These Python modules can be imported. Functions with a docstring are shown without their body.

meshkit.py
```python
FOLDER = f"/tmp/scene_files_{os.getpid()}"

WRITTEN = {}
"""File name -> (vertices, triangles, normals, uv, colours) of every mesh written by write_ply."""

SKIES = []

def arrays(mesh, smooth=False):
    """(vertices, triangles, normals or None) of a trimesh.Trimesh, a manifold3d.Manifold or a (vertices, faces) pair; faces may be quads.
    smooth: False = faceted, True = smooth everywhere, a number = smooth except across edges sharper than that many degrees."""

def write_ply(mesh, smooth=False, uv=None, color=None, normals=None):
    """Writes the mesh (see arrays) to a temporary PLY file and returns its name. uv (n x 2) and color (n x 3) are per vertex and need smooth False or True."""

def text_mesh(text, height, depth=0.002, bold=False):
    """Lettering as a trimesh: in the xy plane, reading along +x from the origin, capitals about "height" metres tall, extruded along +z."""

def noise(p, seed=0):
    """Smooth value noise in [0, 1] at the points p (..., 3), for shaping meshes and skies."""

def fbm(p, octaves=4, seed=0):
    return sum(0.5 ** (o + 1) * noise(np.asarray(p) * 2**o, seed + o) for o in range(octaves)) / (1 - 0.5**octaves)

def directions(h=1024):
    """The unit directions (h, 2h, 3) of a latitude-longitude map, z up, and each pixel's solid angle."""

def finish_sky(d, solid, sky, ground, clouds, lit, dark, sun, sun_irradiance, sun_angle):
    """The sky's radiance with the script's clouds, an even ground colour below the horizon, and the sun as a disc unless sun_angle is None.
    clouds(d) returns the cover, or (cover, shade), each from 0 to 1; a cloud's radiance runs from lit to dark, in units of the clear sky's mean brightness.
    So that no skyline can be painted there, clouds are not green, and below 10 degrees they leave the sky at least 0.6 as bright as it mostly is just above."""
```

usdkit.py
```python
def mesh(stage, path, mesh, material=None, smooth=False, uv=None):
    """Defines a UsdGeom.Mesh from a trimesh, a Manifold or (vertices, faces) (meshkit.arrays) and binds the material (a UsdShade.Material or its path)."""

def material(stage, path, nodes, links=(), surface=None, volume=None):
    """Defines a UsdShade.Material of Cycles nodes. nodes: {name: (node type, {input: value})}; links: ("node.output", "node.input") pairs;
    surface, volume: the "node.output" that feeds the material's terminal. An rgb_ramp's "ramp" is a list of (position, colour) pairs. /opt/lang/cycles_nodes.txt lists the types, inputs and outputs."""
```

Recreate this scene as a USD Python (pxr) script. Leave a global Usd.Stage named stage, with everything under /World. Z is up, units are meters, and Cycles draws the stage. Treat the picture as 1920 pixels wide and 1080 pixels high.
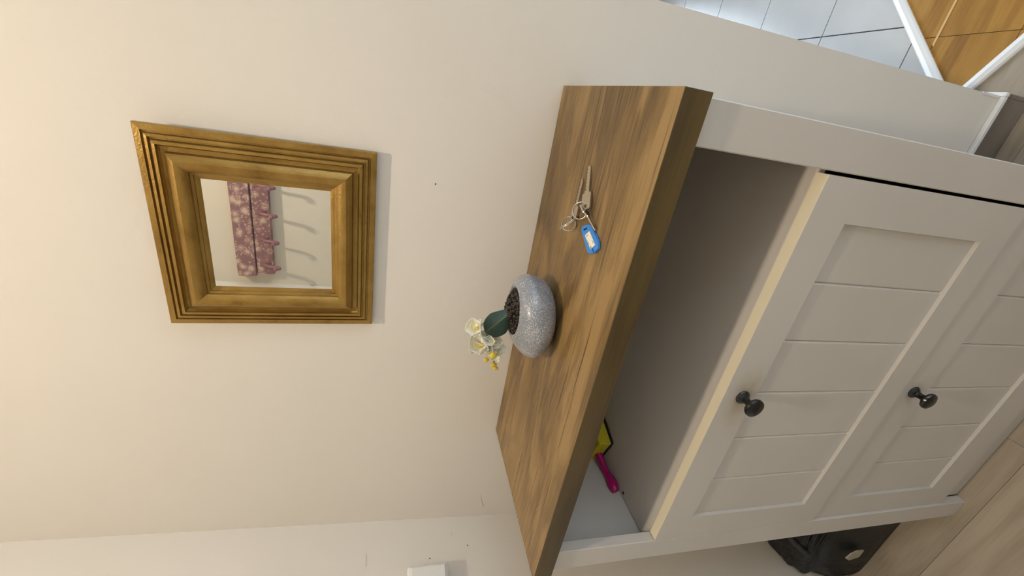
import math, random
import numpy as np, trimesh, usdkit, meshkit
from pxr import Usd, UsdGeom, UsdLux, UsdShade, Gf, Sdf
from shapely.geometry import Polygon, box as sbox
from shapely import affinity

stage = Usd.Stage.CreateInMemory()
UsdGeom.SetStageUpAxis(stage, 'Z'); UsdGeom.SetStageMetersPerUnit(stage, 1.0)
UsdGeom.Xform.Define(stage, '/World'); UsdGeom.Scope.Define(stage, '/World/Looks')
rng = random.Random(7)

# ------------------------------------------------------------------ camera (the phone is held on its side)
CAM = np.array([0.8531, -0.8595, 1.5606]); YAW, PITCH, ROLL, FPX = -0.4363, -0.2694, 0.0588, 762.9
fwd = np.array([math.sin(YAW)*math.cos(PITCH), math.cos(YAW)*math.cos(PITCH), math.sin(PITCH)])
rt = np.array([math.cos(YAW), -math.sin(YAW), 0.0]); upv = np.cross(rt, fwd)
r_ = math.cos(ROLL)*rt + math.sin(ROLL)*upv; u_ = -math.sin(ROLL)*rt + math.cos(ROLL)*upv
cam = UsdGeom.Camera.Define(stage, '/World/camera')
cx, cy, cz = -u_, r_, -fwd                       # picture right = world down, picture up = world right
cam.AddTransformOp().Set(Gf.Matrix4d(*cx, 0, *cy, 0, *cz, 0, *map(float, CAM), 1))
cam.CreateHorizontalApertureAttr(36.0); cam.CreateFocalLengthAttr(36.0*FPX/1920)
cam.CreateClippingRangeAttr(Gf.Vec2f(0.02, 100)); cam.CreateExposureAttr(-0.35)

# ------------------------------------------------------------------ light: daylight through the windows (the warm lamp is in its builder)
LAMP = (0.76, -0.87, 3.22); LAMP_POWER = 1000.0; LAMP_COL = (1.0, 0.84, 0.64)
def window_light(name, loc, rot, w, h, power, col):
    l = UsdLux.RectLight.Define(stage, '/World/' + name)
    l.AddTranslateOp().Set(Gf.Vec3d(*loc)); l.AddRotateXYZOp().Set(Gf.Vec3f(*rot))
    l.CreateWidthAttr(w); l.CreateHeightAttr(h); l.CreateIntensityAttr(power); l.CreateColorAttr(Gf.Vec3f(*col))
window_light('window_daylight', (2.11, -0.95, 1.5), (0, 90, 0), 1.30, 1.0, 3.0, (0.78, 0.87, 1.0))
window_light('window_daylight_001', (1.28, 3.06, 1.45), (-90, 0, 0), 1.30, 1.6, 19.0, (0.78, 0.87, 1.0))
sky = UsdLux.DomeLight.Define(stage, '/World/sky'); sky.CreateIntensityAttr(0.6); sky.CreateColorAttr(Gf.Vec3f(.75, .87, 1))

# ------------------------------------------------------------------ helpers
used = {}
def numbered(path):
    n = used.get(path, -1) + 1; used[path] = n
    return path if n == 0 else f'{path}_{n:03d}'
def setd(prim, **kw):
    for k, v in kw.items():
        if v: prim.SetCustomDataByKey(k, v)
def P(o): return o.GetPrim() if hasattr(o, 'GetPrim') else o
def thing(name, label, cat, loc=(0, 0, 0), rot=None, group=None, kind=None):
    x = UsdGeom.Xform.Define(stage, numbered('/World/' + name)); x.AddTranslateOp().Set(Gf.Vec3d(*map(float, loc)))
    if rot: x.AddRotateXYZOp().Set(Gf.Vec3f(*rot))
    setd(x.GetPrim(), label=label, category=cat, group=group, kind=kind)
    return x.GetPrim()
def obj(name, mesh, mat, parent=None, smooth=False, label=None, cat=None, kind=None):
    base = parent if isinstance(parent, str) else P(parent).GetPath().pathString if parent is not None else '/World'
    m = usdkit.mesh(stage, numbered(base + '/' + name), mesh, mat, smooth=smooth)
    setd(m.GetPrim(), label=label, category=cat, kind=kind)
    return m.GetPrim()
def cat_(ms): return trimesh.util.concatenate(ms)
def box(x0, x1, y0, y1, z0, z1, c=0.0):
    if c <= 0:
        b = trimesh.creation.box([x1-x0, y1-y0, z1-z0]); b.apply_translation([(x0+x1)/2, (y0+y1)/2, (z0+z1)/2]); return b
    pts = []
    for X, sx in ((x0, 1), (x1, -1)):
        for Y, sy in ((y0, 1), (y1, -1)):
            for Z, sz in ((z0, 1), (z1, -1)):
                pts += [(X, Y+sy*c, Z+sz*c), (X+sx*c, Y, Z+sz*c), (X+sx*c, Y+sy*c, Z)]
    return trimesh.convex.convex_hull(np.array(pts))
def rbox(x0, x1, y0, y1, z0, z1, r, n=2):
    s = trimesh.creation.icosphere(n, r).vertices
    return trimesh.convex.convex_hull(np.vstack([s + [X, Y, Z] for X in (x0+r, x1-r) for Y in (y0+r, y1-r) for Z in (z0+r, z1-r)]))
def tube(pts, r, n=10, closed=False):
    pts = np.asarray(pts, float); k = len(pts); rr = np.broadcast_to(r, k)
    if closed: tg = np.roll(pts, -1, 0) - np.roll(pts, 1, 0)
    else: tg = np.gradient(pts, axis=0)
    tg /= np.linalg.norm(tg, axis=1, keepdims=True)
    ref = np.array([0, 0, 1.0]) if abs(tg[:, 2]).mean() < .8 else np.array([1.0, 0, 0])
    V = []
    a = np.cross(tg[0], ref); a /= np.linalg.norm(a)
    for i in range(k):
        a = a - tg[i]*(a @ tg[i]); a /= np.linalg.norm(a); b = np.cross(tg[i], a)
        for j in range(n):
            t = 2*math.pi*j/n; V.append(pts[i] + rr[i]*(math.cos(t)*a + math.sin(t)*b))
    F = []
    for i in range(k if closed else k-1):
        for j in range(n):
            A, B = i*n+j, i*n+(j+1) % n; i2 = (i+1) % k; Cc, D = i2*n+j, i2*n+(j+1) % n
            F += [(A, Cc, B), (B, Cc, D)]
    if not closed:
        V += [pts[0], pts[-1]]; c0, c1 = len(V)-2, len(V)-1
        for j in range(n):
            F += [(c0, j, (j+1) % n), (c1, (k-1)*n+(j+1) % n, (k-1)*n+j)]
    m = trimesh.Trimesh(V, F, process=False); m.fix_normals(); return m
def lathe(profile, n=64):
    return trimesh.creation.revolve(np.array(profile, float), sections=n)
def prism(poly, z0, z1):
    ms = []
    for g in getattr(poly, 'geoms', [poly]):
        if g.geom_type != 'Polygon' or g.area < 1e-7: continue
        m = trimesh.creation.extrude_polygon(g, z1-z0, engine='earcut'); m.apply_translation([0, 0, z0]); ms.append(m)
    return cat_(ms) if ms else None
def orient(m, ex, ey, ez, o):
    T = np.eye(4); T[:3, 0], T[:3, 1], T[:3, 2], T[:3, 3] = ex, ey, ez, o
    m = m.copy(); m.apply_transform(T); return m
def unit(v): v = np.asarray(v, float); return v/np.linalg.norm(v)
def smoothstep(t): return t*t*(3-2*t)

# ------------------------------------------------------------------ materials
def mat(name, nodes, links=(), surface='p.BSDF'):
    return usdkit.material(stage, '/World/Looks/' + name, nodes, list(links), surface=surface)
def plain(name, col, rough=.5, metal=0., bump=0., bscale=200., **kw):
    nodes = {'p': ('principled_bsdf', {'base_color': col, 'roughness': rough, 'metallic': metal, **kw})}; links = []
    if bump:
        nodes['tc'] = ('texture_coordinate', {}); nodes['bn'] = ('noise_texture', {'scale': bscale, 'detail': 3.0})
        nodes['b'] = ('bump', {'strength': bump, 'distance': 0.002})
        links = [('tc.object', 'bn.vector'), ('bn.fac', 'b.height'), ('b.normal', 'p.normal')]
    return mat(name, nodes, links)
def paint(name, c0, c1, rough=.55, scale=2.5, bump=.15, bscale=120.):
    return mat(name, {'tc': ('texture_coordinate', {}), 'n': ('noise_texture', {'scale': scale, 'detail': 4.0}),
        'r': ('rgb_ramp', {'ramp': [(.35, c0), (.65, c1)]}), 'bn': ('noise_texture', {'scale': bscale, 'detail': 3.0}),
        'b': ('bump', {'strength': bump, 'distance': .0015}), 'p': ('principled_bsdf', {'roughness': rough})},
        [('tc.object', 'n.vector'), ('n.fac', 'r.fac'), ('r.color', 'p.base_color'), ('tc.object', 'bn.vector'), ('bn.fac', 'b.height'), ('b.normal', 'p.normal')])
def wood(name, stops, axis=0, rough=.45, grain=1.0, crack=.5, rand=0.0, ring=22.0, fine=.35, spec=.5, crackcol=(.05, .03, .015), along=1.3, dist=.35):
    """Sawn boards: contour lines of a stretched noise (cathedrals), fine fibres and a few dark checks along the axis."""
    def sc(a, b):
        v = [b, b, b]; v[axis] = a; return tuple(v)
    nodes = {
        'tc': ('texture_coordinate', {}), 'oi': ('object_info', {}), 'rm': ('math', {'math_type': 'multiply', 'value2': 40.0*rand}),
        'cv': ('combine_xyz', {}), 'ad': ('mix_vector', {'fac': .5}),
        'm1': ('mapping', {'scale': sc(along*grain, 9*grain)}), 'n1': ('noise_texture', {'scale': 1.0, 'detail': 3.0, 'roughness': .5, 'distortion': dist}),
        'k': ('math', {'math_type': 'multiply', 'value2': ring}), 'sn': ('math', {'math_type': 'sine'}),
        'sr': ('map_range', {'from_min': -1.0, 'from_max': 1.0, 'to_min': 0.0, 'to_max': 1.0}),
        'm2': ('mapping', {'scale': sc(11*grain, 230*grain)}), 'n2': ('noise_texture', {'scale': 1.0, 'detail': 5.0, 'roughness': .65}),
        'm3': ('mapping', {'scale': sc(2.2*grain, 7*grain), 'location': (3.1, 1.7, .3)}), 'n3': ('noise_texture', {'scale': 1.0, 'detail': 2.0}),
        's1': ('math', {'math_type': 'multiply', 'value2': .22}), 's2': ('math', {'math_type': 'multiply_add', 'value2': fine}), 's3': ('math', {'math_type': 'multiply_add', 'value2': .75}),
        'r': ('rgb_ramp', {'ramp': stops}),
        'm4': ('mapping', {'scale': sc(2.2*grain, 110*grain), 'location': (.37, .2, .9)}), 'n4': ('noise_texture', {'scale': 1.0, 'detail': 4.0, 'roughness': .6, 'distortion': .2}),
        'cr': ('rgb_ramp', {'ramp': [(.60, (0, 0, 0)), (.67, (1, 1, 1))]}), 'cf': ('math', {'math_type': 'multiply', 'value2': crack}),
        'mx': ('mix', {'color2': crackcol}),
        'b': ('bump', {'strength': .12, 'distance': .001}), 'p': ('principled_bsdf', {'roughness': rough, 'specular_ior_level': spec})}
    L = [('oi.random', 'rm.value1'), ('rm.value', 'cv.x'), ('rm.value', 'cv.y'), ('rm.value', 'cv.z'), ('tc.object', 'ad.a'), ('cv.vector', 'ad.b'),
         ('n1.fac', 'k.value1'), ('k.value', 'sn.value1'), ('sn.value', 'sr.value'), ('sr.result', 's1.value1'),
         ('n2.fac', 's2.value1'), ('s1.value', 's2.value3'), ('n3.fac', 's3.value1'), ('s2.value', 's3.value3'), ('s3.value', 'r.fac'),
         ('n4.fac', 'cr.fac'), ('cr.color', 'cf.value1'), ('cf.value', 'mx.fac'), ('r.color', 'mx.color1'), ('mx.color', 'p.base_color'), ('n2.fac', 'b.height'), ('b.normal', 'p.normal')]
    for i in (1, 2, 3, 4):
        L += [('ad.result', f'm{i}.vector'), (f'm{i}.vector', f'n{i}.vector')]
        t, kw = nodes[f'm{i}']; kw['scale'] = tuple(2*s for s in kw['scale'])
    return mat(name, nodes, L)

M_wall = paint('wall_paint', (.73, .69, .635), (.76, .72, .665), rough=.7, scale=1.5)
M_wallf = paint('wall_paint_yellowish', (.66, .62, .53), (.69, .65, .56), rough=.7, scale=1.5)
M_ceiling = plain('ceiling_paint', (.78, .74, .67), .8)
M_white = plain('white_gloss_paint', (.80, .80, .79), .35, bump=.1, bscale=60)
M_cab = paint('cabinet_paint', (.55, .515, .475), (.58, .545, .505), rough=.45, scale=3, bump=.12, bscale=90)
M_door = mat('door_paint_with_finger_marks', {'tc': ('texture_coordinate', {}), 'n': ('noise_texture', {'scale': 3.0, 'detail': 4.0}), 'r': ('rgb_ramp', {'ramp': [(.35, (.55, .515, .475)), (.65, (.58, .545, .505))]}),
    'm': ('mapping', {'scale': (13.0, 8.0, 24.0), 'location': (-.4525*13, .40*8, -.958*24)}), 'g': ('gradient_texture', {'gradient_type': 'spherical'}), 'n2': ('noise_texture', {'scale': 45.0, 'detail': 3.0}),
    'a': ('math', {'math_type': 'multiply'}), 'c': ('math', {'math_type': 'multiply', 'value2': 1.5, 'use_clamp': True}), 'x': ('mix', {'color2': (.42, .35, .23)}), 'bn': ('noise_texture', {'scale': 90.0, 'detail': 3.0}),
    'b': ('bump', {'strength': .12, 'distance': .0015}), 'p': ('principled_bsdf', {'roughness': .45})},
    [('tc.object', 'n.vector'), ('n.fac', 'r.fac'), ('tc.object', 'm.vector'), ('m.vector', 'g.vector'), ('tc.object', 'n2.vector'), ('g.fac', 'a.value1'), ('n2.fac', 'a.value2'), ('a.value', 'c.value1'), ('c.value', 'x.fac'),
     ('r.color', 'x.color1'), ('x.color', 'p.base_color'), ('tc.object', 'bn.vector'), ('bn.fac', 'b.height'), ('b.normal', 'p.normal')])
M_cabin = plain('cabinet_inside', (.50, .47, .43), .55)
M_counter = wood('rustic_oak_laminate', [(.36, (.050, .027, .008)), (.50, (.120, .070, .022)), (.66, (.205, .124, .041)), (.86, (.315, .198, .074))], rough=.42, grain=1.2, crack=.8, fine=.55, ring=20, along=2.3, dist=.9)
M_lam = wood('grey_laminate', [(.3, (.19, .15, .105)), (.55, (.33, .27, .20)), (.9, (.44, .37, .285))], rough=.4, rand=1.0, crack=.08, fine=.4, crackcol=(.14, .11, .08))
M_skirt = wood('brown_grey_skirting', [(.3, (.12, .10, .085)), (.6, (.19, .16, .135)), (.9, (.25, .215, .185))], rough=.5, crack=.2)
M_oak = wood('golden_oak', [(.3, (.17, .070, .009)), (.55, (.31, .145, .018)), (.9, (.43, .22, .042))], rough=.5, spec=.3, rand=1.0, crack=.35, ring=34, crackcol=(.16, .07, .015))
M_oakline = plain('pale_oak_strip', (.62, .40, .16), .4)
M_tile = mat('grey_glazed_tile', {'tc': ('texture_coordinate', {}), 'oi': ('object_info', {}), 'n': ('noise_texture', {'scale': 4.0, 'detail': 5.0}),
    'a': ('math', {'math_type': 'multiply_add', 'value2': .25}), 'r': ('rgb_ramp', {'ramp': [(.3, (.50, .50, .495)), (.9, (.60, .60, .595))]}),
    'p': ('principled_bsdf', {'roughness': .22})},
    [('tc.object', 'n.vector'), ('oi.random', 'a.value1'), ('n.fac', 'a.value3'), ('a.value', 'r.fac'), ('r.color', 'p.base_color')])
M_grout = plain('dark_grout', (.07, .07, .075), .9)
M_gold = mat('antique_gold_shaded', {'tc': ('texture_coordinate', {}), 'm': ('mapping', {'scale': (14.0, 60.0, 14.0)}), 'n': ('noise_texture', {'scale': 1.0, 'detail': 6.0, 'roughness': .65}),
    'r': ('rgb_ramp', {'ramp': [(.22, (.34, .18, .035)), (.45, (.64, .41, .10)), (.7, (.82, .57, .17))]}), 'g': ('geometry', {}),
    'pr': ('rgb_ramp', {'ramp': [(.42, (.35, .3, .25)), (.52, (1, 1, 1))]}), 'mx': ('mix', {'mix_type': 'multiply', 'fac': .8}),  # pointiness ramp darkens the grooves: their shade is part of the colour
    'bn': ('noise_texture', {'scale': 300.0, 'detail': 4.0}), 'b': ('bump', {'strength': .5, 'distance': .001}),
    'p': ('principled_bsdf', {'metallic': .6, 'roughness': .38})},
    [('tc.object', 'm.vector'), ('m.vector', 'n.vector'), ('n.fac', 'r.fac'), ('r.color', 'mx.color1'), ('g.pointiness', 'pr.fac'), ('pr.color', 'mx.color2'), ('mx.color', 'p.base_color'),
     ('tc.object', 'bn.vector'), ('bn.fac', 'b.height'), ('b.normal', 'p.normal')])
M_mirror = plain('mirror_silver', (.90, .905, .88), .0, 1.0)
M_black = plain('black_knob', (.004, .004, .0045), .22, specular_ior_level=.6)
M_steel = plain('nickel', (.62, .59, .54), .24, 1.0)
M_steel2 = plain('worn_brass_nickel', (.55, .48, .37), .34, 1.0)
M_blue = plain('blue_plastic', (.03, .24, .72), .3, subsurface_weight=.0)
M_paper = plain('paper', (.82, .80, .72), .7)
M_ink = plain('ink', (.05, .05, .10), .7)
M_pot = mat('speckled_grey_glaze', {'tc': ('texture_coordinate', {}), 'n': ('noise_texture', {'scale': 420.0, 'detail': 4.0, 'roughness': .8}), 'n2': ('noise_texture', {'scale': 30.0, 'detail': 3.0}),
    'r': ('rgb_ramp', {'ramp': [(.36, (.17, .185, .215)), (.50, (.245, .262, .30)), (.58, (.33, .345, .38)), (.66, (.85, .87, .90))]}),
    'a': ('math', {'math_type': 'multiply_add', 'value2': .22}), 's': ('math', {'math_type': 'subtract', 'value2': .11}),
    'b': ('bump', {'strength': .25, 'distance': .0005}), 'p': ('principled_bsdf', {'roughness': .3, 'coat_weight': .4})},
    [('tc.object', 'n.vector'), ('tc.object', 'n2.vector'), ('n2.fac', 'a.value1'), ('n.fac', 'a.value3'), ('a.value', 's.value1'), ('s.value', 'r.fac'), ('r.color', 'p.base_color'), ('n.fac', 'b.height'), ('b.normal', 'p.normal')])
M_bark = mat('bark_gravel', {'g': ('geometry', {}), 'r': ('rgb_ramp', {'ramp': [(0, (.03, .018, .01)), (.35, (.11, .065, .03)), (.55, (.30, .19, .08)), (.80, (.66, .50, .22)), (1, (.42, .22, .15))]}),
    'p': ('principled_bsdf', {'roughness': .5})}, [('g.random_per_island', 'r.fac'), ('r.color', 'p.base_color')])
M_leaf = plain('dark_green_leaf', (.022, .048, .036), .34, specular_ior_level=.5)
M_leafdry = plain('brown_leaf_edge', (.04, .024, .014), .6)
def petal_mat(name, col):
    return mat(name, {'p': ('principled_bsdf', {'base_color': col, 'roughness': .5}), 't': ('translucent_bsdf', {'color': col}), 'x': ('mix_closure', {'fac': .18})},
               [('p.BSDF', 'x.closure1'), ('t.BSDF', 'x.closure2')], 'x.closure')
M_petal = petal_mat('cream_petal', (.97, .95, .84)); M_yellow = petal_mat('yellow_lip', (.78, .62, .08)); M_pale = petal_mat('pale_yellow_petal', (.86, .80, .45))
M_stem = plain('green_stem', (.16, .20, .05), .5)
M_sponge = plain('yellow_sponge', (.62, .50, .02), .9, bump=.8, bscale=350)
M_scour = plain('black_scourer', (.012, .014, .013), .95, bump=1.0, bscale=500)
M_pink = plain('magenta_plastic', (.40, .004, .13), .35)
M_bag = plain('black_nylon', (.016, .016, .016), .42, bump=.5, bscale=60)
M_bagstrap = plain('charcoal_webbing', (.03, .03, .031), .7, bump=.5, bscale=400)
M_beige = plain('beige_patch', (.40, .36, .28), .8)
M_plastic = plain('white_plastic', (.80, .80, .79), .3)
M_dark = plain('dark_hole', (.03, .025, .02), .9)
M_fabric = mat('floral_mauve_fabric', {'tc': ('texture_coordinate', {}), 'd': ('noise_texture', {'scale': 22.0, 'detail': 3.0}), 'md': ('mix_vector', {'fac': .035}),
    'v': ('voronoi_texture', {'scale': 22.0, 'randomness': 1.0}), 'r': ('rgb_ramp', {'ramp': [(.0, (.56, .44, .34)), (.26, (.54, .42, .33)), (.31, (.30, .175, .17)), (.38, (.46, .33, .28)), (.43, (.31, .18, .18)), (.60, (.25, .14, .15))]}),
    'v2': ('voronoi_texture', {'scale': 60.0}), 'r2': ('rgb_ramp', {'ramp': [(0, (1, 1, 1)), (.26, (1, 1, 1)), (.34, (0, 0, 0))]}), 'x': ('mix', {'color2': (.55, .40, .34)}), 'f': ('math', {'math_type': 'multiply', 'value2': .7}),
    'p': ('principled_bsdf', {'roughness': .8})},
    [('tc.object', 'd.vector'), ('tc.object', 'md.a'), ('d.color', 'md.b'), ('md.result', 'v.vector'), ('v.distance', 'r.fac'), ('md.result', 'v2.vector'), ('v2.distance', 'r2.fac'),
     ('r2.color', 'f.value1'), ('f.value', 'x.fac'), ('r.color', 'x.color1'), ('x.color', 'p.base_color')])
M_hook = plain('mauve_hook', (.27, .13, .15), .45)
M_lampglow = mat('lamp_glow', {'e': ('emission', {'color': LAMP_COL, 'strength': LAMP_POWER})}, [], 'e.emission')
M_pane = mat('window_pane', {'t': ('transparent_bsdf', {'color': (.95, .97, .97)}), 'g': ('glossy_bsdf', {'roughness': 0.0, 'color': (1, 1, 1)}), 'f': ('fresnel', {'IOR': 1.5}), 'x': ('mix_closure', {})},
    [('f.fac', 'x.fac'), ('t.BSDF', 'x.closure1'), ('g.BSDF', 'x.closure2')], 'x.closure')

# ------------------------------------------------------------------ the room shell
XL, XR, YF, YB, ZC, XE = -0.3625, 2.05, -1.69, 3.0, 3.25, 1.0767
def struct(name, mesh, m, label, cat, parent=None, **k):
    return obj(name, mesh, m, parent, label=label, cat=cat, kind='structure', **k)
wb = thing('wall_back', 'long cream painted wall with the gold mirror, ending at a free corner', 'wall', kind='structure')
obj('wall_panel', box(-.47, XE, 0, .12, -.01, ZC), M_wall, wb)
XB, LEAN = -.4425, .0555                                # foot of the side wall, which leans a little into the hall
wl = cat_([box(-.1, 0, YF, 0, -.01, ZC), box(-.1, 0, 0, YB, -.01, ZC)]); wl.vertices[:, 0] += XB + LEAN*wl.vertices[:, 2] + .020*np.minimum(wl.vertices[:, 1], 0)
struct('wall_left', wl, M_wall, 'short cream side wall behind the white wall box', 'wall')
struct('wall_front', box(XL-.25, XR+.1, YF-.1, YF, -.01, ZC), M_wallf, 'cream hall wall seen in the mirror behind the coat rack', 'wall')
WIN2 = (.62, .65, 1.94, 2.25)
struct('wall_far', orient(prism(sbox(XL-.25, -.01, XR+.1, ZC).difference(sbox(WIN2[0], WIN2[1], WIN2[2], WIN2[3])), -.1, 0), (1, 0, 0), (0, 0, 1), (0, -1, 0), (0, YB, 0)), M_wall, 'far cream wall of the tiled room', 'wall')
def holed(y0, y1, holes):
    ps = Polygon([(y0, -.01), (y1, -.01), (y1, ZC), (y0, ZC)])
    for h in holes: ps = ps.difference(sbox(h[0], h[2], h[1], h[3]))
    m = prism(ps, 0, .1)
    return orient(m, (0, 1, 0), (0, 0, 1), (1, 0, 0), (XR, 0, 0))
WINS = [(-1.45, .85, -.45, 2.15)]
struct('wall_right', holed(YF, YB, WINS), M_wall, 'right outer wall with the hall window', 'wall')
struct('ceiling', box(XL-.25, XR+.1, YF-.1, YB+.1, ZC, ZC+.08), M_ceiling, 'plain pale ceiling over hall and tiled room', 'ceiling')
for k, (a, b, c, d) in enumerate(WINS + [WIN2]):
    w = thing(f'window_{k+1}', ['hall window with white frame letting in daylight', 'tiled room window with white frame letting in daylight'][k], 'window', (XR+.03, 0, 0) if k == 0 else (0, YB+.03, 0), kind='structure')
    f = .05
    fr = cat_([box(0, .05, a, c, b, b+f), box(0, .05, a, c, d-f, d), box(0, .05, a, a+f, b+f, d-f), box(0, .05, c-f, c, b+f, d-f), box(.005, .045, (a+c)/2-.02, (a+c)/2+.02, b+f, d-f)])
    def tr2(m):
        if k: m = orient(m, (0, 1, 0), (1, 0, 0), (0, 0, 1), (0, 0, 0)); m.invert()
        return m
    obj('window_frame', tr2(fr), M_white, w); obj('pane', tr2(box(.02, .026, a+f, c-f, b+f, d-f)), M_pane, w)

# floors: laminate in the hall, a wedge of oak, tiles beyond; all lie level and run square to the wall
V0 = np.array([1.068, .152])
def s1y(x): return V0[1] + (x-V0[0])*.963           # white strip between tile and oak, at 45 degrees
def s2y(x): return V0[1]-.004 - (x-V0[0])*.552          # white strip between oak and laminate
struct('floor_base', box(XL-.25, XR+.1, YF-.1, YB+.1, -.03, -.008), M_grout, 'dark screed below the floor coverings', 'floor')
reg_lam = Polygon([(XB-.034, YF), (XR, YF), (XR, s2y(XR)), tuple(V0), (V0[0], 0), (XB, 0)])
reg_oak = Polygon([tuple(V0), (XR, s2y(XR)), (XR, s1y(XR))])
reg_tile = Polygon([tuple(V0), (XR, s1y(XR)), (XR, YB), (XB, YB), (XB, .12), (V0[0], .12)])
def lay(floor, piece, reg, m, x0, dx, y0, dy, shift, gap, top=0.0, th=.008, bevel=.0008):
    j = 0; y = y0
    while y < YB:
        x = x0 - (shift*j) % dx - dx*3
        while x < XR:
            q = sbox(x+gap/2, y+gap/2, x+dx-gap/2, y+dy-gap/2).intersection(reg)
            if q.area > 2e-4:
                mm = prism(q, top-th, top)
                if mm is not None: obj(piece, mm, m, floor)
            x += dx
        y += dy; j += 1
fl = thing('floor', 'grey-brown laminate plank floor of the hall in front of the cabinet', 'floor', kind='structure')
lay(fl, 'plank', reg_lam, M_lam, .279+.61+1.2*2, 1.2, -.43-.19*7, .19, .43, .0008)
fo = thing('floor', 'wedge of golden oak plank floor between two white strips', 'floor', kind='structure')
lay(fo, 'plank', reg_oak, M_oak, 1.256+1.1*2, 1.1, .298-.2*6, .2, .0, .0015)
obj('joint_strip', prism(sbox(1.1, .2935, XR-.05, .3000).intersection(reg_oak.buffer(-.01)), -.002, .0012), M_oakline, fo, label='pale strip in the joint between two oak rows')
ft = thing('floor', 'pale grey rectangular tile floor beyond the end of the wall', 'floor', kind='structure')
lay(ft, 'tile', reg_tile, M_tile, 1.295, .60, .365-.36, .36, 0, .004)
def strip(name, fy, x0, x1, w, side, label):
    p, q = np.array([x0, fy(x0)]), np.array([x1, fy(x1)]); d = unit(q-p); n = np.array([-d[1], d[0]])*side
    prof = [(0, 0), (0, .006), (.004, .010), (w*.5, .013), (w-.004, .010), (w, .006), (w, 0)]
    L = np.linalg.norm(q-p)
    m = trimesh.creation.extrude_polygon(Polygon(prof), L, engine='earcut')
    n3 = np.array([*n, 0]); d3 = np.array([*d, 0])
    m = orient(m, n3, (0, 0, 1), np.cross(n3, (0, 0, 1)), (0, 0, 0))
    if np.cross(n3, (0, 0, 1)) @ d3 < 0: m.apply_translation(d3*L)
    m.apply_translation([*p, .0])
    struct(name, m, M_white, label, 'floor strip')
strip('trim_1', s1y, V0[0], XR, .029, 1, 'white floor strip running diagonally between grey tiles and oak')
strip('trim_2', s2y, V0[0]-.02, XR, .031, 1, 'white floor strip between oak wedge and laminate planks')
# skirting along the back wall: brown board, white painted cap
bb = thing('baseboard_back', 'brown-grey skirting with white painted top at the wall end by the cabinet', 'baseboard', kind='structure')
obj('skirting_board', cat_([box(-.40, XE, -.010, 0, 0, .086, .001), box(XE, XE+.010, -.010, .12, 0, .086, .001)]), M_skirt, bb)
obj('white_cap', cat_([box(-.40, XE+.001, -.011, 0, .086, .100, .002), box(XE, XE+.011, -.011, .12, .086, .100, .002)]), M_white, bb, label='white painted cap of the skirting')
obj('corner_bead', box(XE-.004, XE+.0015, -.0012, .004, .100, .165), M_white, wb, label='corner bead at the foot of the wall end, painted white as a daylit edge')  # white colour stands for daylight on the wall end edge
bl = thing('baseboard_left', 'brown-grey skirting along the side wall behind the black bag', 'baseboard', kind='structure')
obj('skirting_board', (lambda m: (m.vertices.__setitem__((slice(None), 0), m.vertices[:, 0] + .020*m.vertices[:, 1]), m)[1])(box(XB+.004, XB+.012, YF+.012, -.012, 0, .07, .001).copy()), M_skirt, bl)
struct('baseboard_front', box(XB+.012, XR, YF, YF+.010, 0, .07, .001), M_skirt, 'brown-grey skirting along the hall wall opposite the cabinet', 'baseboard')

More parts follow.
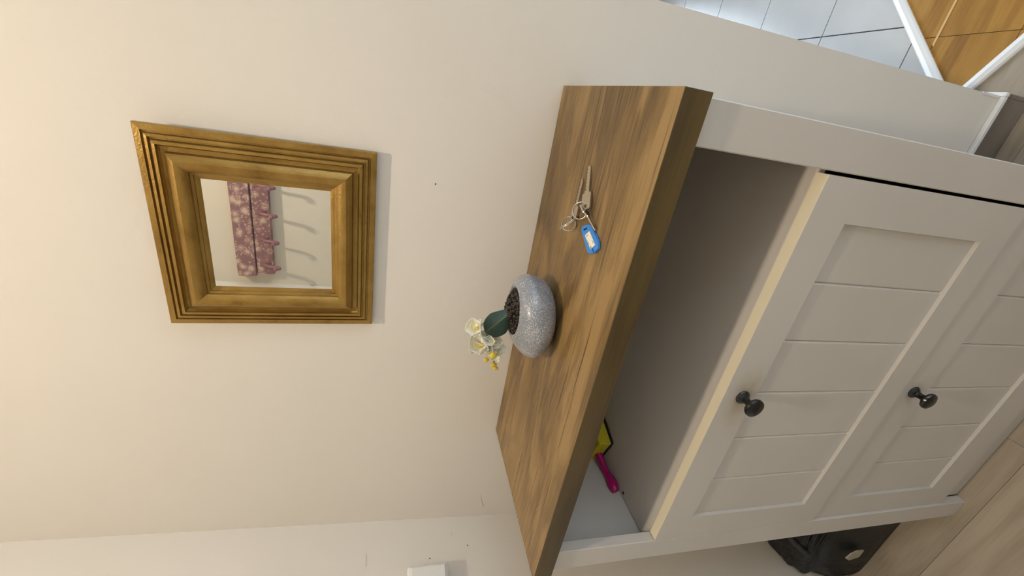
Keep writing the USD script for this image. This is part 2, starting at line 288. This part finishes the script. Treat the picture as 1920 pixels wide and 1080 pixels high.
# ------------------------------------------------------------------ ceiling lamp
lp = thing('ceiling_lamp', 'round warm glowing ceiling lamp above the hall', 'lamp', (LAMP[0], LAMP[1], ZC))
obj('mount', lathe([(0, -.0), (.10, -.0), (.10, -.02), (.085, -.030), (0, -.030)], 40), M_white, lp, smooth=30)
obj('glowing_disc', lathe([(0, -.0302), (.050, -.0302), (.050, -.0325), (0, -.0325)], 48), M_lampglow, lp)

# ------------------------------------------------------------------ shoe cabinet
CB = thing('shoe_cabinet', 'tall off-white painted shoe cabinet with two flap doors under the wooden worktop', 'cabinet', (0, 0, 0))
ZT, TH, DC = 1.2699, .038, .400
ztop = ZT-TH
def stile(x0, x1): return box(x0, x1, -DC, -.378, 0, ztop-.0005, .0015)
obj('stile', stile(.005, .0622), M_cab, CB); obj('stile', stile(.8427, .8983), M_cab, CB)
obj('side_panel', box(.006, .021, -.378, -.012, .0, ztop-.001, .0005), M_cab, CB); obj('side_panel', box(.8825, .8975, -.378, -.012, .0, ztop-.001, .0005), M_cab, CB)
obj('back_panel', box(.0215, .882, -.018, -.012, .06, ztop-.001), M_cabin, CB)
obj('shelf', rbox(.0215, .882, -.378, -.0185, .985, 1.0, .004), M_cab, CB, smooth=30)
obj('peg', lathe([(0, 1.0), (.0035, 1.0), (.0035, 1.0012), (0, 1.0015)], 14).apply_translation([.035, -.262, 0]), M_dark, CB, label='dark screw hole in the shelf')
def door(z0, z1, pz0, pz1, y, tilt=0.0):
    X0, X1, px0, px1, t = .0632, .8378, .129, .7745, .020
    ring_ = sbox(X0, z0, X1, z1).difference(sbox(px0, pz0, px1, pz1))
    d = obj('door', orient(prism(ring_, -t, 0), (1, 0, 0), (0, 0, 1), (0, -1, 0), (0, y, 0)), M_door, CB)
    gx = [px0, .2325, .344, .4545, .5665, .6765, px1]; rec = .0068
    for i in range(6):
        a, b, c = gx[i]+.0002, gx[i+1]-.0002, .003
        a2, b2 = (a if i == 0 else a+c), (b if i == 5 else b-c)
        s = Polygon([(a, y+t-.002), (a, y+rec+c*.8), (a2, y+rec), (b2, y+rec), (b, y+rec+c*.8), (b, y+t-.002)])
        m = prism(s, pz0-.004, pz1+.004)
        obj('panel_slat', m, M_cab, d)
    kx, kz = .4525, z1-.040
    prof = [(0, 0), (.0125, 0), (.0135, .002), (.012, .005), (.0072, .009), (.006, .014), (.0065, .019), (.011, .0225), (.0165, .0255), (.0178, .029), (.0168, .0325), (.011, .0355), (0, .0365)]
    kn = lathe(prof, 40); kn = orient(kn, (1, 0, 0), (0, 0, 1), (0, -1, 0), (kx, y, kz))
    obj('knob', kn, M_black, d, smooth=35, label='black turned knob')
    return d
door(.5655, 1.0035, .628, .934, -DC)
obj('door_edge', box(.0640, .8370, -.3995, -.3805, 1.0034, 1.0042), plain('pale_top_edge', (.78, .70, .52), .6), CB, label='pale cream top edge of the upper door')  # cream strip, paler than the door paint
obj('plinth', box(.0625, .8425, -.377, -.362, .0, .10, .001), M_cab, CB)
door(.092, .5600, .186, .478, -DC+.006)

# ------------------------------------------------------------------ worktop
WT = thing('worktop', 'thick rustic brown oak worktop lying on the white shoe cabinet', 'worktop', (0, 0, ztop))
wx1, wd = .9020, .4121
obj('top_panel', box(0.0, wx1, -wd+.0012, -.002, 0, TH, .0005), M_counter, WT)
M_edge = wood('shaded_oak_edge', [(.30, (.028, .016, .004)), (.55, (.062, .038, .009)), (.9, (.105, .066, .018))], rough=.5, crack=.4, fine=.5)  # edge oak made darker, holding the shade of the front face
obj('edge_strip', box(0.0, wx1, -wd, -wd+.0012, 0, TH, .0006), M_edge, WT, label='oak edge strip along the front, darkened for shade')

# ------------------------------------------------------------------ gold framed mirror, leaning a little from the wall
FR = thing('framed_mirror', 'square mirror in a wide stepped gold frame on the cream wall', 'mirror', (.3475, -.004, 1.6168), (3.29, 0, 0))
prof = [(0, 0), (0, .0095), (.0012, .0108), (.0110, .0122), (.0118, .0080), (.0145, .0082), (.0152, .0130), (.0160, .0142), (.0205, .0152), (.0212, .0098), (.0242, .0100), (.0250, .0158),
        (.0262, .0178), (.0312, .0188), (.0320, .0130), (.0345, .0100), (.0385, .0098), (.0425, .0112), (.0438, .0160), (.0445, .0195), (.0490, .0238), (.0555, .0266), (.0625, .0262), (.0690, .0232), (.0732, .0190), (.0738, .0142), (.0778, .0122), (.0784, .0096), (.0830, .0080), (.0854, .0066), (.0854, .0000)]
S = .3785
def rail(k):
    pr = np.array(prof)*[.975, 1]; n = len(pr); gap = .00015
    A = np.array([[d+gap*.0, d, h] for d, h in pr]); B = np.array([[S-d, d, h] for d, h in pr])
    V = np.vstack([A, B]); F = []
    for i in range(n):
        j = (i+1) % n; F += [(i, n+i, j), (j, n+i, n+j)]
    pv, pf = trimesh.creation.triangulate_polygon(Polygon(pr), engine='earcut')
    idx = [int(np.argmin(((pr-p)**2).sum(1))) for p in pv]
    for t in pf:
        F += [(idx[t[0]], idx[t[1]], idx[t[2]]), (n+idx[t[0]], n+idx[t[2]], n+idx[t[1]])]
    V = V - [S/2, S/2, 0]; a = k*math.pi/2; c, s = math.cos(a), math.sin(a)
    V = np.stack([V[:, 0]*c - V[:, 1]*s, V[:, 0]*s + V[:, 1]*c, V[:, 2]], 1) + [S/2, S/2, 0]
    V = np.stack([V[:, 0], -V[:, 2], V[:, 1]], 1)
    m = trimesh.Trimesh(V, F, process=False); m.fix_normals(); return m
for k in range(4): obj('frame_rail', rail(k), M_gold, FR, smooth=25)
obj('mirror_glass', box(.082, S-.082, -.0055, -.0015, .082, S-.082), M_mirror, FR)

# ------------------------------------------------------------------ potted orchid
PC = np.array([.482, -.192, ZT])
PT = thing('potted_orchid', 'small artificial white orchid in a squat speckled grey pot on the worktop', 'potted plant', PC)
pp = [(0, .0), (.034, .0), (.042, .0008)]
for i in range(1, 33):
    t = -1.12 + i/32*(1.12+1.08); r = .0809*math.cos(t)**.70 if math.cos(t) > 0 else 0; pp.append((r, .0385 + (.0385 if t < 0 else .0445)*math.sin(t)))
pp = [q for q in pp if not (q[1] > .06 and q[0] < .047)]
zr = pp[-1][1]; pp += [(.0458, zr-.0015), (.0440, zr-.006), (.045, zr-.016), (0, zr-.018)]
def tip(m):                                              # the mouth sits a little off centre
    t = np.clip((m.vertices[:, 2]-.030)/.045, 0, 1); m.vertices[:, 0] += .012*t*t*(3-2*t); m.vertices[:, 2] += .10*m.vertices[:, 0]*0; return m
obj('pot', tip(lathe(pp, 72)), M_pot, PT, smooth=40)
bits = []
for i in range(330):
    a, r = rng.uniform(0, 2*math.pi), .042*math.sqrt(rng.random())
    hgt = zr-.003 + .014*(1-(r/.043)**2) + rng.uniform(-.002, .002)
    b = trimesh.creation.icosphere(0, 1.0) if i % 3 else trimesh.creation.icosphere(1, 1.0)
    b.vertices *= [rng.uniform(.002, .0044), rng.uniform(.002, .004), rng.uniform(.0015, .0028)]
    b.apply_transform(trimesh.transformations.euler_matrix(rng.random()*6, rng.random()*6, rng.random()*6)); b.apply_translation([.011+r*math.cos(a), r*math.sin(a), hgt]); bits.append(b)
obj('bark_chips', cat_(bits), M_bark, PT, kind='stuff', label='loose brown bark chips filling the pot')
def sheet(fn, nu, nv, th):
    """A thin closed sheet from fn(u, v) -> point, u and v in 0..1."""
    u, v = np.meshgrid(np.linspace(0, 1, nu), np.linspace(0, 1, nv), indexing='ij')
    Pn = np.array([fn(a, b) for a, b in zip(u.ravel(), v.ravel())]).reshape(nu, nv, 3)
    du = np.gradient(Pn, axis=0); dv = np.gradient(Pn, axis=1); N = np.cross(du, dv); N /= np.linalg.norm(N, axis=2, keepdims=True)+1e-12
    V = np.vstack([(Pn+N*th/2).reshape(-1, 3), (Pn-N*th/2).reshape(-1, 3)]); n = nu*nv; F = []
    I = lambda i, j: i*nv+j
    for i in range(nu-1):
        for j in range(nv-1):
            F += [(I(i, j), I(i+1, j), I(i+1, j+1)), (I(i, j), I(i+1, j+1), I(i, j+1)), (n+I(i, j), n+I(i+1, j+1), n+I(i+1, j)), (n+I(i, j), n+I(i, j+1), n+I(i+1, j+1))]
    rim = [I(i, 0) for i in range(nu)] + [I(nu-1, j) for j in range(1, nv)] + [I(i, nv-1) for i in range(nu-2, -1, -1)] + [I(0, j) for j in range(nv-2, 0, -1)]
    for a, b in zip(rim, rim[1:]+rim[:1]): F += [(a, n+a, b), (b, n+a, n+b)]
    m = trimesh.Trimesh(V, F, process=False); m.fix_normals(); return m
def rel(x, y, z): return np.array([x, y, z]) - PC
# leaf: broad, folded along the midrib, blunt tip
LB, LT = rel(.4985, -.198, 1.346), rel(.452, -.205, 1.3965)
e1 = LT-LB; Ll = np.linalg.norm(e1); e1 = unit(e1); view = unit(CAM-np.array([.46, -.2, 1.37])); e2 = unit(np.cross(view, e1)); e3 = np.cross(e1, e2)
def leaf_fn(u, v):
    w = .0245*(max(0, min(1, (u+.05)/.62))**.7)*math.sqrt(max(.001, 1-max(0, (u-.55)/.452)**2.6)) * (1.0 if v > .5 else .92); s = (v-.5)*2
    return LB + e1*(u*Ll) + e2*(s*w) + e3*(.010*math.sin(u*2.2) - .012*abs(s)**1.3*(w/.0245) + .002)
lf = obj('leaf', sheet(leaf_fn, 22, 13, .0009), M_leaf, PT, smooth=60, label='dark green folded leaf')
obj('midrib', tube([leaf_fn(u, .5)+e3*.0006 for u in np.linspace(.02, .97, 14)], np.linspace(.0012, .0004, 14), 6), M_stem, lf, smooth=True)
stem_pts = [rel(.486, -.192, 1.325), rel(.478, -.188, 1.365), rel(.462, -.186, 1.398), rel(.440, -.188, 1.402), rel(.410, -.192, 1.388), rel(.385, -.195, 1.372), rel(.362, -.197, 1.362)]
tt = np.linspace(0, 1, len(stem_pts)); from_ = np.array(stem_pts)
from scipy.interpolate import CubicSpline
cs = CubicSpline(tt, from_); obj('stem', tube([cs(t) for t in np.linspace(0, 1, 40)], .0013, 8), M_stem, PT, smooth=True)
def blossom(c, face, roll, size, name='blossom', petals=5, cup=.5, lip=True):
    c = rel(*c); f = unit(face); a = unit(np.cross(f, (0, 0, 1))); b = np.cross(f, a)
    col = lathe([(0, -.004), (.0022, -.003), (.0032, .0), (.0026, .004), (0, .006)], 14); col.apply_scale(size/.020)
    h = obj(name, orient(col, a, b, f, c), M_yellow if lip else M_pale, PT, smooth=True, label='cream orchid blossom with yellow centre')
    for k in range(petals):
        t = roll + 2*math.pi*k/petals; d = math.cos(t)*a + math.sin(t)*b; sd = np.cross(f, d); wide = .62 if k % 2 else .48; L = size*(1.0 if k % 2 else .9); cp = cup*rng.uniform(.8, 1.25)
        def fn(u, v, d=d, sd=sd, L=L, wide=wide, cp=cp):
            s = (v-.5)*2; w = L*wide*math.sin(math.pi*(u*.90+.07))**.7
            r = L*u
            return c + d*(r*math.cos(cp*u*1.0)) + sd*(s*w) + f*(L*cp*(.75*u*u) + .22*L*s*s*(1-.3*u)*math.sin(math.pi*u) - .001) + f*.0008*(k % 2)
        obj('petal', sheet(fn, 10, 9, .0007), M_petal, h, smooth=60)
    if lip:
        def fl_(u, v):
            s = (v-.5)*2; d = math.cos(roll+math.pi*.9)*a + math.sin(roll+math.pi*.9)*b; sd = np.cross(f, d)
            return c + f*(size*.15+size*.55*u) + d*(size*.35*u*u) + sd*(s*size*.28*math.sin(math.pi*(u*.85+.1))) + f*0 - d*(.15*size*s*s)
        obj('lip', sheet(fl_, 8, 7, .0007), M_pale, h, smooth=60, label='pale yellow lip')
    return h
blossom((.4590, -.206, 1.4150), (.50, -.50, .70), .3, .0250, cup=1.0)
blossom((.4230, -.208, 1.4020), (.40, -.65, .62), .9, .0300, cup=1.0)
blossom((.4270, -.203, 1.3740), (.50, -.70, .35), 1.4, .0215, cup=.8)
blossom((.4000, -.204, 1.3690), (.40, -.70, .55), .2, .0215, cup=.9)
blossom((.4110, -.202, 1.3610), (.50, -.80, -.15), .6, .0150, cup=.9, lip=False)
blossom((.4360, -.212, 1.3880), (.55, -.65, .50), 1.0, .0170, cup=.9, lip=False)
blossom((.4200, -.214, 1.3850), (.35, -.70, .60), .5, .0150, cup=1.1, lip=False)
blossom((.4420, -.200, 1.3930), (.55, -.60, .25), 2.1, .0180, cup=1.0, lip=False)
for q, s_ in (((.4120, -.224, 1.3800), (.0066, .0060, .0078)), ((.3940, -.214, 1.3890), (.0046, .0042, .0058)), ((.3760, -.205, 1.3700), (.0050, .0044, .0072)), ((.3660, -.203, 1.3640), (.0042, .0040, .0060))):
    b = trimesh.creation.icosphere(2, 1.0); b.vertices *= s_; b.vertices[:, 0] *= 1+.15*np.sign(b.vertices[:, 2]); b.apply_translation(rel(*q)); obj('bud', b, M_yellow, PT, smooth=True, label='yellow flower bud')

# ------------------------------------------------------------------ keys
KZ = ZT
KY = thing('key_bunch', 'bunch of metal keys on split rings with a blue plastic tag on the worktop', 'keys', (.700, -.245, KZ))
KO = np.array([.700, -.245, 0])
def key_mesh(L, bw, bowl, bowr, teeth=True, th=.0022):
    """A key along +x from the bow at 0 to the tip at L, flat in xy."""
    pts = [(bowl, -bw/2), (L-.004, -bw/2), (L, -bw*.1), (L, bw*.1)]
    n = 7; xs = np.linspace(L-.003, bowl+.006, 2*n)
    for i, x in enumerate(xs): pts.append((x, bw/2 - (.0022 if (i % 2 and teeth) else .0002)))
    pts.append((bowl, bw/2))
    body = Polygon(pts).buffer(0)
    bow = sbox(-bowr, -bowr*.85, bowl, bowr*.85).buffer(-.003).buffer(.003)
    poly = body.union(bow).union(sbox(bowl-.002, -bw/2-.0012, bowl+.004, bw/2+.0012)).difference(Polygon([(-bowr*.55+.003*math.cos(t), .0048*math.sin(t)) for t in np.linspace(0, 2*math.pi, 17)[:-1]]))
    m = prism(poly, -th/2, th/2)
    groove = box(bowl+.006, L-.004, -.0012, .0006, th/2-.0001, th/2+.0003)
    return cat_([m, groove])
def put_key(p, q, z0, z1, roll, m, L, **k):
    p = np.array([*p, z0]); q = np.array([*q, z1]); d = unit(q-p); s = unit(np.cross((0, 0, 1), d)); n = np.cross(d, s)
    s2 = s*math.cos(roll)+n*math.sin(roll); n2 = np.cross(d, s2)
    obj('key', orient(key_mesh(L, **k), d, s2, n2, p - np.array([*KO[:2], 0])), m, KY, smooth=20)
put_key((.729, -.2485), (.783, -.217), .0070, .0016, .25, M_steel2, .0625, bw=.0085, bowl=.016, bowr=.0125)
put_key((.699, -.2140), (.758, -.2015), .0075, .0016, .15, M_steel2, .0610, bw=.0070, bowl=.014, bowr=.0105)
put_key((.7185, -.2580), (.6985, -.3010), .0110, .0050, 1.15, M_steel, .0470, bw=.0075, bowl=.010, bowr=.0095)
def ring(c, nrm, r, w, m=M_steel, name='split_ring'):
    n = unit(nrm); a = unit(np.cross(n, (.3, .1, 1))); b = np.cross(n, a); c = np.array(c) - np.array([*KO[:2], 0])
    ms = [tube([c + off*n + r*(math.cos(t)*a+math.sin(t)*b) for t in np.linspace(0, 2*math.pi, 41)[:-1]], w, 8, True) for off in (-w*.9, w*.9)]
    obj(name, cat_(ms), m, KY, smooth=True)
ring((.7135, -.2445, .0120), (.25, -.55, .80), .0140, .0009)
ring((.6800, -.2105, .0120), (.45, -.75, .50), .0125, .0009)
ring((.6820, -.2130, .0135), np.cross((.525, -.85, .02), (-.236, .89, -.385)), .0185, .0011)
tag = Polygon([(.683, -.248), (.690, -.2505), (.6985, -.268), (.7010, -.281), (.6865, -.317), (.678, -.3235), (.6665, -.3140), (.6590, -.2985), (.6600, -.2900)]).buffer(-.0012).buffer(.0012)
tag = affinity.translate(tag, -KO[0], -KO[1])
lab = affinity.translate(Polygon([(.679, -.266), (.692, -.280), (.679, -.312), (.666, -.299)]), -KO[0], -KO[1])
hole1 = affinity.translate(Polygon([(.6865, -.2575), (.6935, -.2680), (.6915, -.2715), (.6850, -.2605)]), -KO[0], -KO[1]); hole2 = affinity.translate(Polygon([(.672, -.3065), (.668, -.3135), (.6660, -.3105), (.6690, -.3050)]), -KO[0], -KO[1])
tz = .0012
tg = obj('key_tag', cat_([prism(tag.difference(hole1).difference(hole2), tz, tz+.0026), prism(tag.buffer(-.0005).difference(lab.buffer(-.0004)).difference(hole1).difference(hole2), tz+.0026, tz+.0036)]), M_blue, KY, label='blue plastic key tag')
obj('paper_label', prism(lab.buffer(.0003), tz+.0026, tz+.0030), M_paper, tg, label='white paper label with small ink marks')
lc = np.array(lab.exterior.coords)[:4]
def lp_(a, b): return lc[0] + a*(lc[1]-lc[0]) + b*(lc[3]-lc[0])
def stroke(pts, w=.0006): return tube([[*lp_(*p), tz+.0031] for p in pts], w*.5, 5)
ink = [stroke([(.25, .12), (.50, .16)]), stroke([(.25, .12), (.30, .20)]), stroke([(.12, .42), (.16, .50), (.10, .58), (.16, .66), (.12, .72)]), stroke([(.70, .60), (.86, .70), (.68, .74), (.84, .80)]),
       stroke([(.10, .86), (.30, .84), (.34, .94), (.12, .95), (.10, .86)]), stroke([(.16, .89), (.28, .90)])]
obj('ink_mark', cat_(ink), M_ink, tg)

# ------------------------------------------------------------------ sponge with handle on the shelf
SG = thing('sponge_wand', 'yellow sponge with black scouring layer and magenta handle on the open shelf', 'sponge', (.079, -.112, 1.0003))
def swave(m, s):
    m = m.subdivide().subdivide().subdivide(); v = m.vertices; m.vertices = v + (meshkit.noise(v*160, 3)[:, None]-.5)*s; return m
ang = math.radians(-18); Rm = trimesh.transformations.rotation_matrix(ang, [0, 0, 1])
sp = swave(rbox(-.064, .040, -.047, .05, .0075, .042, .003, 1), .0012); sp.apply_transform(Rm); obj('sponge', sp, M_sponge, SG, smooth=40)
sc_ = swave(rbox(-.0645, .0405, -.0475, .0505, .0004, .0078, .002, 1), .0015); sc_.apply_transform(Rm); obj('scouring_layer', sc_, M_scour, SG, smooth=40, label='black scouring layer')
hp = np.array([[-.026, -.020, .022], [-.036, -.045, .0195], [-.044, -.070, .0170], [-.048, -.090, .0150], [-.050, -.110, .0132], [-.051, -.126, .0132], [-.0515, -.138, .0120]])
hr = np.array([.0105, .0102, .0088, .0088, .0122, .0128, .0085])
ct, ch = CubicSpline(np.linspace(0, 1, 7), hp), CubicSpline(np.linspace(0, 1, 7), hr)
obj('handle', tube([ct(t) for t in np.linspace(0, 1, 30)], [ch(t) for t in np.linspace(0, 1, 30)], 16), M_pink, SG, smooth=50, label='magenta plastic handle')

# ------------------------------------------------------------------ black bag on the floor in the gap left of the cabinet
BG = thing('black_bag', 'crumpled black nylon bag on the floor between cabinet and side wall', 'bag', (-.2215, -.17, 0))
s = trimesh.creation.icosphere(5, 1.0); v = s.vertices.copy()
q = np.sign(v)*np.abs(v)**.30
X = q[:, 0]*.226; Z0 = np.clip((q[:, 2]+.62)/1.62, 0, 1); Y = q[:, 1]*.158; Y = np.where(Y < 0, Y + .055*Z0**1.6, Y)
hmax = .262 + .03*np.sin(X*14+1.0) - .05*np.clip((Y-.02)/.12, 0, 1)
Z = Z0*hmax
pts = np.stack([X, Y, Z], 1); nn = v/np.linalg.norm(v, axis=1, keepdims=True)
n_ = (meshkit.fbm(pts*np.array([16, 16, 22])+5, 4, 3)-.5); fold = np.abs(meshkit.fbm(pts*np.array([11, 9, 20])+9, 3, 8)-.5)
pts = pts + nn*(n_*.045 - .05*np.clip(.07-fold, 0, 1))[:, None]*np.clip(Z*14, .12, 1)[:, None]
pts[:, 2] = np.clip(pts[:, 2], .0005, None); pts[:, 0] = np.clip(pts[:, 0], XB + LEAN*pts[:, 2] + .020*(pts[:, 1]-.17) + .2215 + .004, .219)
bm = trimesh.Trimesh(pts, s.faces, process=False); obj('bag_body', bm, M_bag, BG, smooth=True)
def on_bag(x, y, z0=None):
    d = np.hypot(pts[:, 0]-x, pts[:, 1]-y); return np.array([x, y, pts[d < max(.012, d.min()+.004), 2].max()])
st = [on_bag(-.09+.02*math.sin(3*t), -.12+.22*t) + [0, 0, .004] for t in np.linspace(0, 1, 24)]
obj('strap', tube(st, .010, 8), M_bagstrap, BG, smooth=True); obj('strap', tube([on_bag(-.02+.10*t, -.07+.06*math.sin(4*t))+[0, 0, .003] for t in np.linspace(0, 1, 20)], .009, 8), M_bagstrap, BG, smooth=True)
b_ = on_bag(-.055, -.06); bk = rbox(-.011, .011, -.008, .008, -.003, .004, .0025); bk.apply_translation(b_+[0, 0, .004]); 
lp3 = Polygon([(-.264, .175), (-.237, .164), (-.223, .142), (-.226, .108), (-.267, .107), (-.280, .151)])
lm = prism(affinity.scale(lp3, .8, .85), 0, .004)
def bag_front(x, z): d = np.hypot(pts[:, 0]-x, pts[:, 2]-z); k = np.argsort(d)[:10]; return pts[k, 1].min()
yb = min(bag_front(-.262+.2215, .11), bag_front(-.28+.2215, .09))
obj('patch', orient(lm, (1, 0, 0), (0, 0, 1), (0, -1, 0), (.2215-.014, yb+.0005, -.030)), M_beige, BG, label='beige patch on the front')
obj('buckle', bk, M_steel, BG, smooth=30, label='small shiny buckle')

# ------------------------------------------------------------------ white wall box on the side wall
IC = thing('wall_box', 'white plastic box with rounded corners mounted on the cream side wall', 'wall phone', (XB+LEAN*1.44-.0005, -.205, 1.385))
obj('housing', rbox(0.0002, .028, -.052, .052, 0, .112, .009, 3), M_plastic, IC, smooth=40)
obj('front_cover', rbox(.022, .033, -.044, .044, .008, .104, .005, 2), M_plastic, IC, smooth=40)

# ------------------------------------------------------------------ coat rack on the opposite wall (seen in the mirror)
CR = thing('coat_rack', 'mauve floral coat rack with hooks, reflected in the gold mirror', 'coat rack', (.165, YF, 2.078))
rx0, rx1 = -.455, .455
obj('board', box(rx0, rx1, .0005, .050, .098, .190, .003), M_fabric, CR); obj('board', box(rx0+.010, rx1-.010,   .0005, .042, .008, .094, .003), M_fabric, CR)
obj('backing_strip', box(rx0+.012, rx1-.012, .0004, .034, .090, .102), M_hook, CR)
for k in range(6):
    hx = -.382 + .1535*k
    hk = [(hx, .040, .050), (hx, .055, .045), (hx, .070, .028), (hx, .078, .002), (hx, .086, -.022), (hx, .100, -.030), (hx, .110, -.014)]
    c_ = CubicSpline(np.linspace(0, 1, 7), np.array(hk)); h = obj('hook', tube([c_(t) for t in np.linspace(0, 1, 24)], .0085, 10), M_hook, CR, smooth=True, label='mauve coat hook')
    kb = trimesh.creation.icosphere(2, .0115); kb.apply_translation([hx, .111, -.010]); obj('hook_tip', kb, M_hook, h, smooth=True)
    obj('hook_plate', rbox(hx-.014, hx+.014, .0415, .047, .026, .078, .0025, 1), M_hook, h, smooth=30)

# ------------------------------------------------------------------ small old marks on the painted walls
def mark(p, q, r=.0006): return tube(np.linspace(np.array(p, float), np.array(q, float), 6), r, 6)
M_mark = plain('grey_scuff', (.40, .36, .29), .9)
obj('nail_hole', lathe([(0, 0), (.0016, 0), (.0014, .0004), (0, .0004)], 12).apply_transform(trimesh.transformations.rotation_matrix(math.pi/2, [1, 0, 0])).apply_translation([.678, 0, 1.501]), M_dark, wb)
obj('scuff', mark((-.274, .0002, 1.277), (-.334, .0002, 1.260)), M_mark, wb); obj('scuff', mark((-.295, .0002, 1.2725), (-.331, .0002, 1.257)), M_mark, wb)
xw = lambda z: XB + LEAN*z - .0015
obj('scuff', cat_([mark((xw(1.354), -.029, 1.354), (xw(1.365), -.059, 1.365)), mark((xw(1.608), -.096, 1.608), (xw(1.606), -.131, 1.606), .0005)]), M_mark, '/World/wall_left')
for y, z in ((-.123, 1.432), (-.094, 1.318)):
    obj('nail_hole', trimesh.creation.icosphere(1, .0016).apply_translation([xw(z), y, z]), M_dark, '/World/wall_left')
